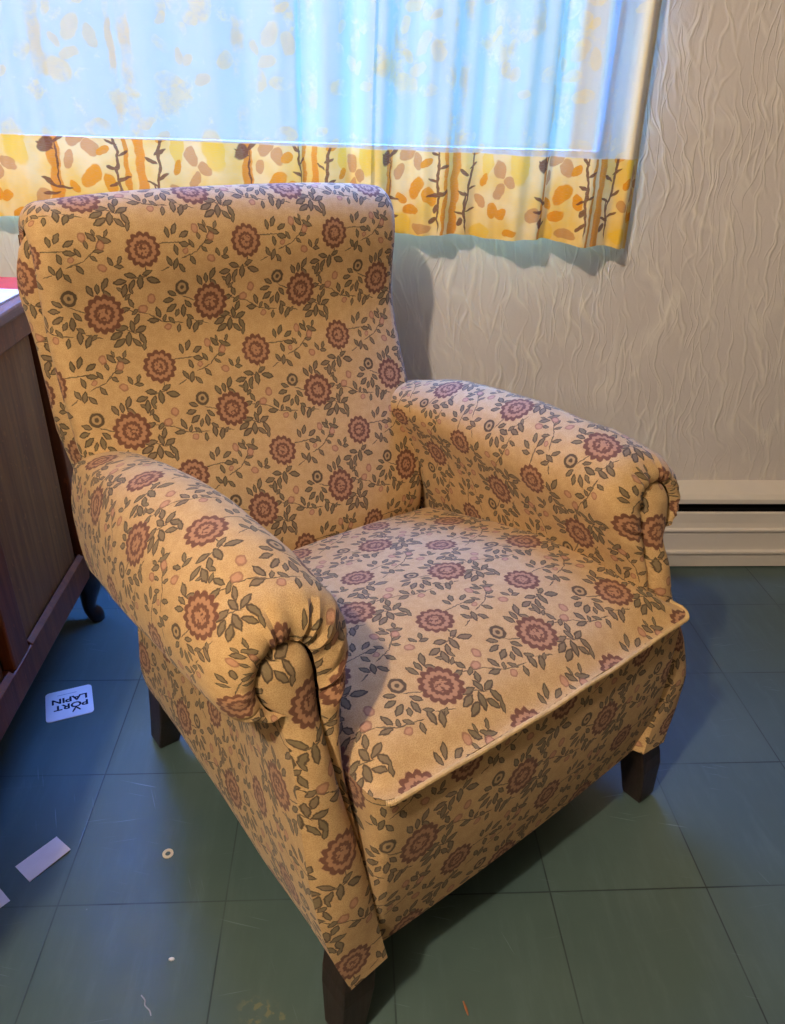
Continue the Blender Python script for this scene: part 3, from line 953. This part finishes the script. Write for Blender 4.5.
# ------------------------------------------------------------------ sideboard
def sideboard():
    X1 = -0.692; X0 = -1.20; Y0, Y1 = 0.46, 1.775; ZB, ZT = 0.158, 0.882
    o = empty('sideboard', ((X0 + X1) / 2, (Y0 + Y1) / 2, 0))
    tag(o, 'dark stained oak sideboard with recessed panels on short curved legs, left of the armchair', 'sideboard')
    def put(mb, name, mat, parent=o, **k): return rel(mb, o).build(name, mat, parent, **k)
    put(MB().box((X0, Y0, ZB + .004), (X1 - .030, Y1 - .004, ZT)), 'carcass', M['cab_dark'], smooth=False)
    # frame members of the visible long side
    fr_ = MB()
    fr_.box((X1 - .030, Y0, ZB), (X1, Y1, ZB + .075))                       # bottom rail
    fr_.box((X1 - .030, Y0, .830), (X1, Y1, ZT))                            # top rail
    for a, b in ((1.700, 1.775), (1.245, 1.320), (.79, .865), (Y0, Y0 + .06)):
        fr_.box((X1 - .030, a, ZB + .075), (X1 - .002, b, .830))
    put(fr_, 'face_frame', M['cab_red'], smooth=False, bevel=.004)
    for a, b in ((1.320, 1.700), (.865, 1.245), (Y0 + .06, .79)):
        pn = put(MB().box((X1 - .032, a + .004, ZB + .079), (X1 - .016, b - .024, .826)), 'panel', M['cab'], smooth=False, bevel=.003)
        # sloping sill moulding along the foot of the panel
        mb = MB()
        pr_ = [(X1 + .001, ZB + .072), (X1 + .001, ZB + .076), (X1 - .011, ZB + .086), (X1 - .016, ZB + .072)]
        A_ = [(x, a + .012, z_) for x, z_ in pr_]; B_ = [(x, b - .012, z_) for x, z_ in pr_]
        mb.grid([A_, B_], None, closed=True); mb.poly(A_); mb.poly(B_)
        put(mb, 'sill_moulding', M['cab_red'], pn, smooth=False, bevel=.0015)
    put(MB().box((X0 - .005, Y0 - .012, ZT), (X1 + .010, Y1 + .012, ZT + .028)), 'top', M['cab_top'], smooth=False, bevel=.006)
    # cabriole legs
    for (lx, ly, sx, sy) in ((X1 - .030, Y1 - .05, 1, 1), (X1 - .030, Y0 + .05, 1, -1), (X0 + .035, Y1 - .05, -1, 1), (X0 + .035, Y0 + .05, -1, -1)):
        path = cr([(0, 0, .175), (.006, .0, .150), (.012, .0, .115), (.006, 0, .075), (.004, 0, .045), (.014, 0, .020), (.018, 0, .0)], 30)
        rad = cr([(.034,), (.036,), (.031,), (.022,), (.018,), (.022,), (.019,)], 30)
        mb = MB().tube([(lx + sx * p_[0], ly + sy * p_[0] * .6, p_[2]) for p_ in path], [r_[0] for r_ in rad], 14)
        put(mb, 'leg', M['cab_dark'])
sideboard()

# magazine lying on the sideboard
def magazine():
    o = empty('magazine', (-0.80, 1.66, 0.910), math.radians(-3))
    tag(o, 'red and cream magazine lying on top of the dark sideboard', 'magazine')
    MB().box((-.105, -.15, 0), (.095, .15, .004)).build('pages', M['paper'], o, smooth=False)
    cv = MB().box((-.107, -.152, .004), (.097, .152, .005)).build('cover', M['cream_pr'], o, smooth=False)
    MB().box((-.107, .04, .0051), (.097, .152, .0056)).build('red_band', M['red'], cv, smooth=False)
    n = 28
    mb = MB()
    for r0, r1, z_ in ((.020, .034, .0056),):
        a = [(.0 + r1 * math.cos(2*PI*k/n), -.055 + r1 * math.sin(2*PI*k/n), z_) for k in range(n)]
        b = [(.0 + r0 * math.cos(2*PI*k/n), -.055 + r0 * math.sin(2*PI*k/n), z_) for k in range(n)]
        a0 = [(p_[0], p_[1], .005) for p_ in a]; b0 = [(p_[0], p_[1], .005) for p_ in b]
        mb.grid([a0, a, b, b0], None, closed=True)
    mb.build('printed_ring', M['blue_pr'], cv, smooth=False)
magazine()

# ------------------------------------------------------------------ things on the floor
def text_mesh(txt, size, mat, name, parent, loc, rz, ext=0.0002, sx=1.0):
    cu = bpy.data.curves.new(name, 'FONT'); cu.body = txt; cu.size = size; cu.extrude = ext
    cu.align_x = 'CENTER'; cu.align_y = 'CENTER'; cu.offset = size * 0.030
    tmp = bpy.data.objects.new(name + '_tmp', cu); COL.objects.link(tmp)
    bpy.context.view_layer.update()
    dg = bpy.context.evaluated_depsgraph_get()
    me = bpy.data.meshes.new_from_object(tmp.evaluated_get(dg))
    bpy.data.objects.remove(tmp); bpy.data.curves.remove(cu)
    me.name = name; me.materials.clear(); me.materials.append(mat)
    o = bpy.data.objects.new(name, me); link(o, parent)
    o.location = loc; o.rotation_euler = (0, 0, rz); o.scale = (sx, 1, 1)
    return o

def rounded_slab(hx, hy, r, t, n=7):
    pts = []
    for cx, cy, a0 in ((hx - r, hy - r, 0), (-hx + r, hy - r, PI / 2), (-hx + r, -hy + r, PI), (hx - r, -hy + r, 1.5 * PI)):
        for k in range(n):
            a = a0 + PI / 2 * k / (n - 1); pts.append((cx + r * math.cos(a), cy + r * math.sin(a)))
    mb = MB()
    b = [(x, y, 0) for x, y in pts]; c_ = [(x, y, t * .8) for x, y in pts]; d_ = [(x * .99, y * .99, t) for x, y in pts]
    mb.grid([b, c_, d_], None, closed=True); mb.poly(b, flip=True); mb.poly(d_)
    return mb

def coaster():
    # corners on the floor (-.748,1.428) (-.647,1.465) (-.606,1.367) (-.698,1.330)
    ang = math.atan2(.037, .101)
    o = empty('coaster', (-.675, 1.397, 0), ang)
    tag(o, 'white rounded cardboard coaster printed PORT LAPIN lying on the floor', 'coaster')
    rounded_slab(.053, .052, .010, .0022).build('card', M['paper'], o)
    zt = .0023
    text_mesh('PORT', .0245, M['ink'], 'lettering', o, (.004, -.010, zt), PI, sx=1.25)
    text_mesh('LAPIN', .0245, M['ink'], 'lettering', o, (.001, .014, zt), PI, sx=1.25)
    # rabbit ears under the O
    mb = MB()
    for a, b in (((.014, -.020), (.006, -.036)), ((.014, -.020), (.024, -.033))):
        mb.tube([(a[0], a[1], zt), ((a[0] + b[0]) / 2, (a[1] + b[1]) / 2, zt), (b[0], b[1], zt)], [.0014, .0022, .0014], 6)
    mb.build('rabbit_ears_mark', M['ink'], o)
    MB().box((-.026, .0335, .0022), (.018, .0350, .0025)).build('small_print', M['ink_gray'], o, smooth=False)
coaster()

def folded_paper():
    A = (-.635, .956); B = (-.578, 1.018); C_ = (-.541, .988); D = (-.596, .923)
    cx = sum(p_[0] for p_ in (A, B, C_, D)) / 4; cy = sum(p_[1] for p_ in (A, B, C_, D)) / 4
    o = empty('paper_slip', (cx, cy, 0))
    tag(o, 'small folded white paper slip on the floor below the coaster', 'paper')
    q_ = [(p_[0] - cx, p_[1] - cy) for p_ in (A, B, C_, D)]
    mb = MB()
    rows = []
    for z0 in (0.0006, 0.0012):
        rows.append([(x, y, z0 + (0.0035 if i in (1, 2) else 0)) for i, (x, y) in enumerate(q_)])
    mb.grid(rows, None, closed=True); mb.poly(rows[0], flip=True); mb.poly(rows[1])
    mb.build('sheet', M['paper'], o, smooth=False)
    m1 = ((q_[0][0] * .72 + q_[3][0] * .28), (q_[0][1] * .72 + q_[3][1] * .28))
    mb = MB()
    tri = [(m1[0], m1[1], .0016), (q_[1][0], q_[1][1], .0052), (q_[2][0] * .98, q_[2][1] * .98, .0052), (q_[3][0] * .98, q_[3][1] * .98, .0018)]
    lo = [(x, y, z_ - .0004) for x, y, z_ in tri]
    mb.grid([lo, tri], None, closed=True); mb.poly(lo, flip=True); mb.poly(tri)
    mb.build('folded_flap', M['paper'], o, smooth=False)
folded_paper()
o = MB().box((-.05, -.02, 0.0004), (.05, .02, 0.0012)).build('paper_scrap', M['paper'], smooth=False)
o.location = (-.668, .905, 0); o.rotation_euler = (0, 0, math.radians(-42))
tag(o, 'white paper scrap cut off by the left edge of the photo', 'paper')

def washer():
    n = 26; mb = MB()
    R0, R1, t = .0052, .0105, .002
    a = [(R1 * math.cos(2*PI*k/n), R1 * math.sin(2*PI*k/n), 0) for k in range(n)]
    b = [(x, y, t) for x, y, _ in a]
    c_ = [(x * R0 / R1, y * R0 / R1, t) for x, y, _ in a]; d_ = [(x, y, 0) for x, y, _ in c_]
    mb.grid([d_, a, b, c_, d_], None, closed=True)
    o = mb.build('washer', M['ivory'], smooth=True)
    o.location = (-.353, .976, 0)
    tag(o, 'small ivory plastic washer ring on the floor left of the armchair', 'washer')
washer()

def chip(name, loc, s_, mat, label, cat):
    mb = MB()
    pts = [(s_ * (0.6 + .5 * random.random()) * math.cos(a), s_ * (0.4 + .3 * random.random()) * math.sin(a)) for a in [2*PI*k/7 for k in range(7)]]
    lo = [(x, y, 0) for x, y in pts]; hi = [(x * .8, y * .8, s_ * .35) for x, y in pts]
    mb.grid([lo, hi], None, closed=True); mb.poly(lo, flip=True); mb.poly(hi)
    o = mb.build(name, mat, smooth=False); o.location = loc
    return tag(o, label, cat)
chip('paint_chip', (-.303, .770, 0), .0065, M['chip'], 'tiny white paint chip on the floor left of the near chair leg', 'chip')
chip('plaster_crumb', (-.025, .632, 0), .008, M['chip'], 'white crumb on the floor touching the near front leg of the armchair', 'crumb')
o = MB().tube(cr([(-.341, .712, .001), (-.333, .704, .001), (-.331, .696, .001), (-.322, .688, .001), (-.318, .680, .001)], 20), .0011, 6).build('thread', M['thread'])
tag(o, 'short pale thread lying on the floor at the lower left', 'thread')
o = MB().tube([(.187, .684, .0022), (.190, .672, .0026), (.192, .662, .0022)], [.0012, .0024, .0010], 6).build('wood_splinter', M['splinter'])
tag(o, 'small brown wood splinter on the floor in front of the armchair', 'splinter')

# ------------------------------------------------------------------ light
def light(name, ty, loc, energy, color, **kw):
    l_ = bpy.data.lights.new(name, ty); l_.energy = energy; l_.color = color
    for k, v in kw.items(): setattr(l_, k, v)
    o = bpy.data.objects.new(name, l_); COL.objects.link(o); o.location = loc
    return o
light('ceiling_lamp_light', 'POINT', (-0.98, -0.50, 2.82), 212.0, (1.0, 0.85, 0.67), shadow_soft_size=0.06)

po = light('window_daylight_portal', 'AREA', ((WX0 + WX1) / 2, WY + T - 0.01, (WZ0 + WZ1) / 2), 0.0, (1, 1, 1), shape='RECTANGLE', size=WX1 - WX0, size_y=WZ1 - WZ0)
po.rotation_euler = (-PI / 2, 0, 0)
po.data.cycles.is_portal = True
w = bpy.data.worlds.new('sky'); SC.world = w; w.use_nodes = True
nt = w.node_tree; nt.nodes.clear()
bg = nt.nodes.new('ShaderNodeBackground'); ow = nt.nodes.new('ShaderNodeOutputWorld')
tc = nt.nodes.new('ShaderNodeTexCoord'); sp_ = nt.nodes.new('ShaderNodeSeparateXYZ')
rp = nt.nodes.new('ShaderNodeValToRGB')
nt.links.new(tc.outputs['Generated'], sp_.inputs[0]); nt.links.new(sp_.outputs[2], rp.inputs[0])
e = rp.color_ramp.elements  # overhead sky shaped far brighter than low sky, to throw daylight onto the floor
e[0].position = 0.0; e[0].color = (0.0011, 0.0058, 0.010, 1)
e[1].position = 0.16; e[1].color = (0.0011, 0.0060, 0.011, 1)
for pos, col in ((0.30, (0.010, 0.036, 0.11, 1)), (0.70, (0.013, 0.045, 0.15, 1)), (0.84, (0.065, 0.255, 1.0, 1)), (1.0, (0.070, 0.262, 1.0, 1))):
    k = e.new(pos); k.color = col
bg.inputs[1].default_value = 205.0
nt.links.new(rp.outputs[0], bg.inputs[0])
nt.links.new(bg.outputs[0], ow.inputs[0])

# ------------------------------------------------------------------ render look
SC.view_settings.view_transform = 'Standard'
SC.view_settings.look = 'None'
SC.view_settings.exposure = 0.0
SC.view_settings.gamma = 1.0
SC.view_settings.use_curve_mapping = False
SC.cycles.use_denoising = True
SC.cycles.max_bounces = 8
SC.cycles.diffuse_bounces = 5
SC.cycles.sample_clamp_indirect = 6.0
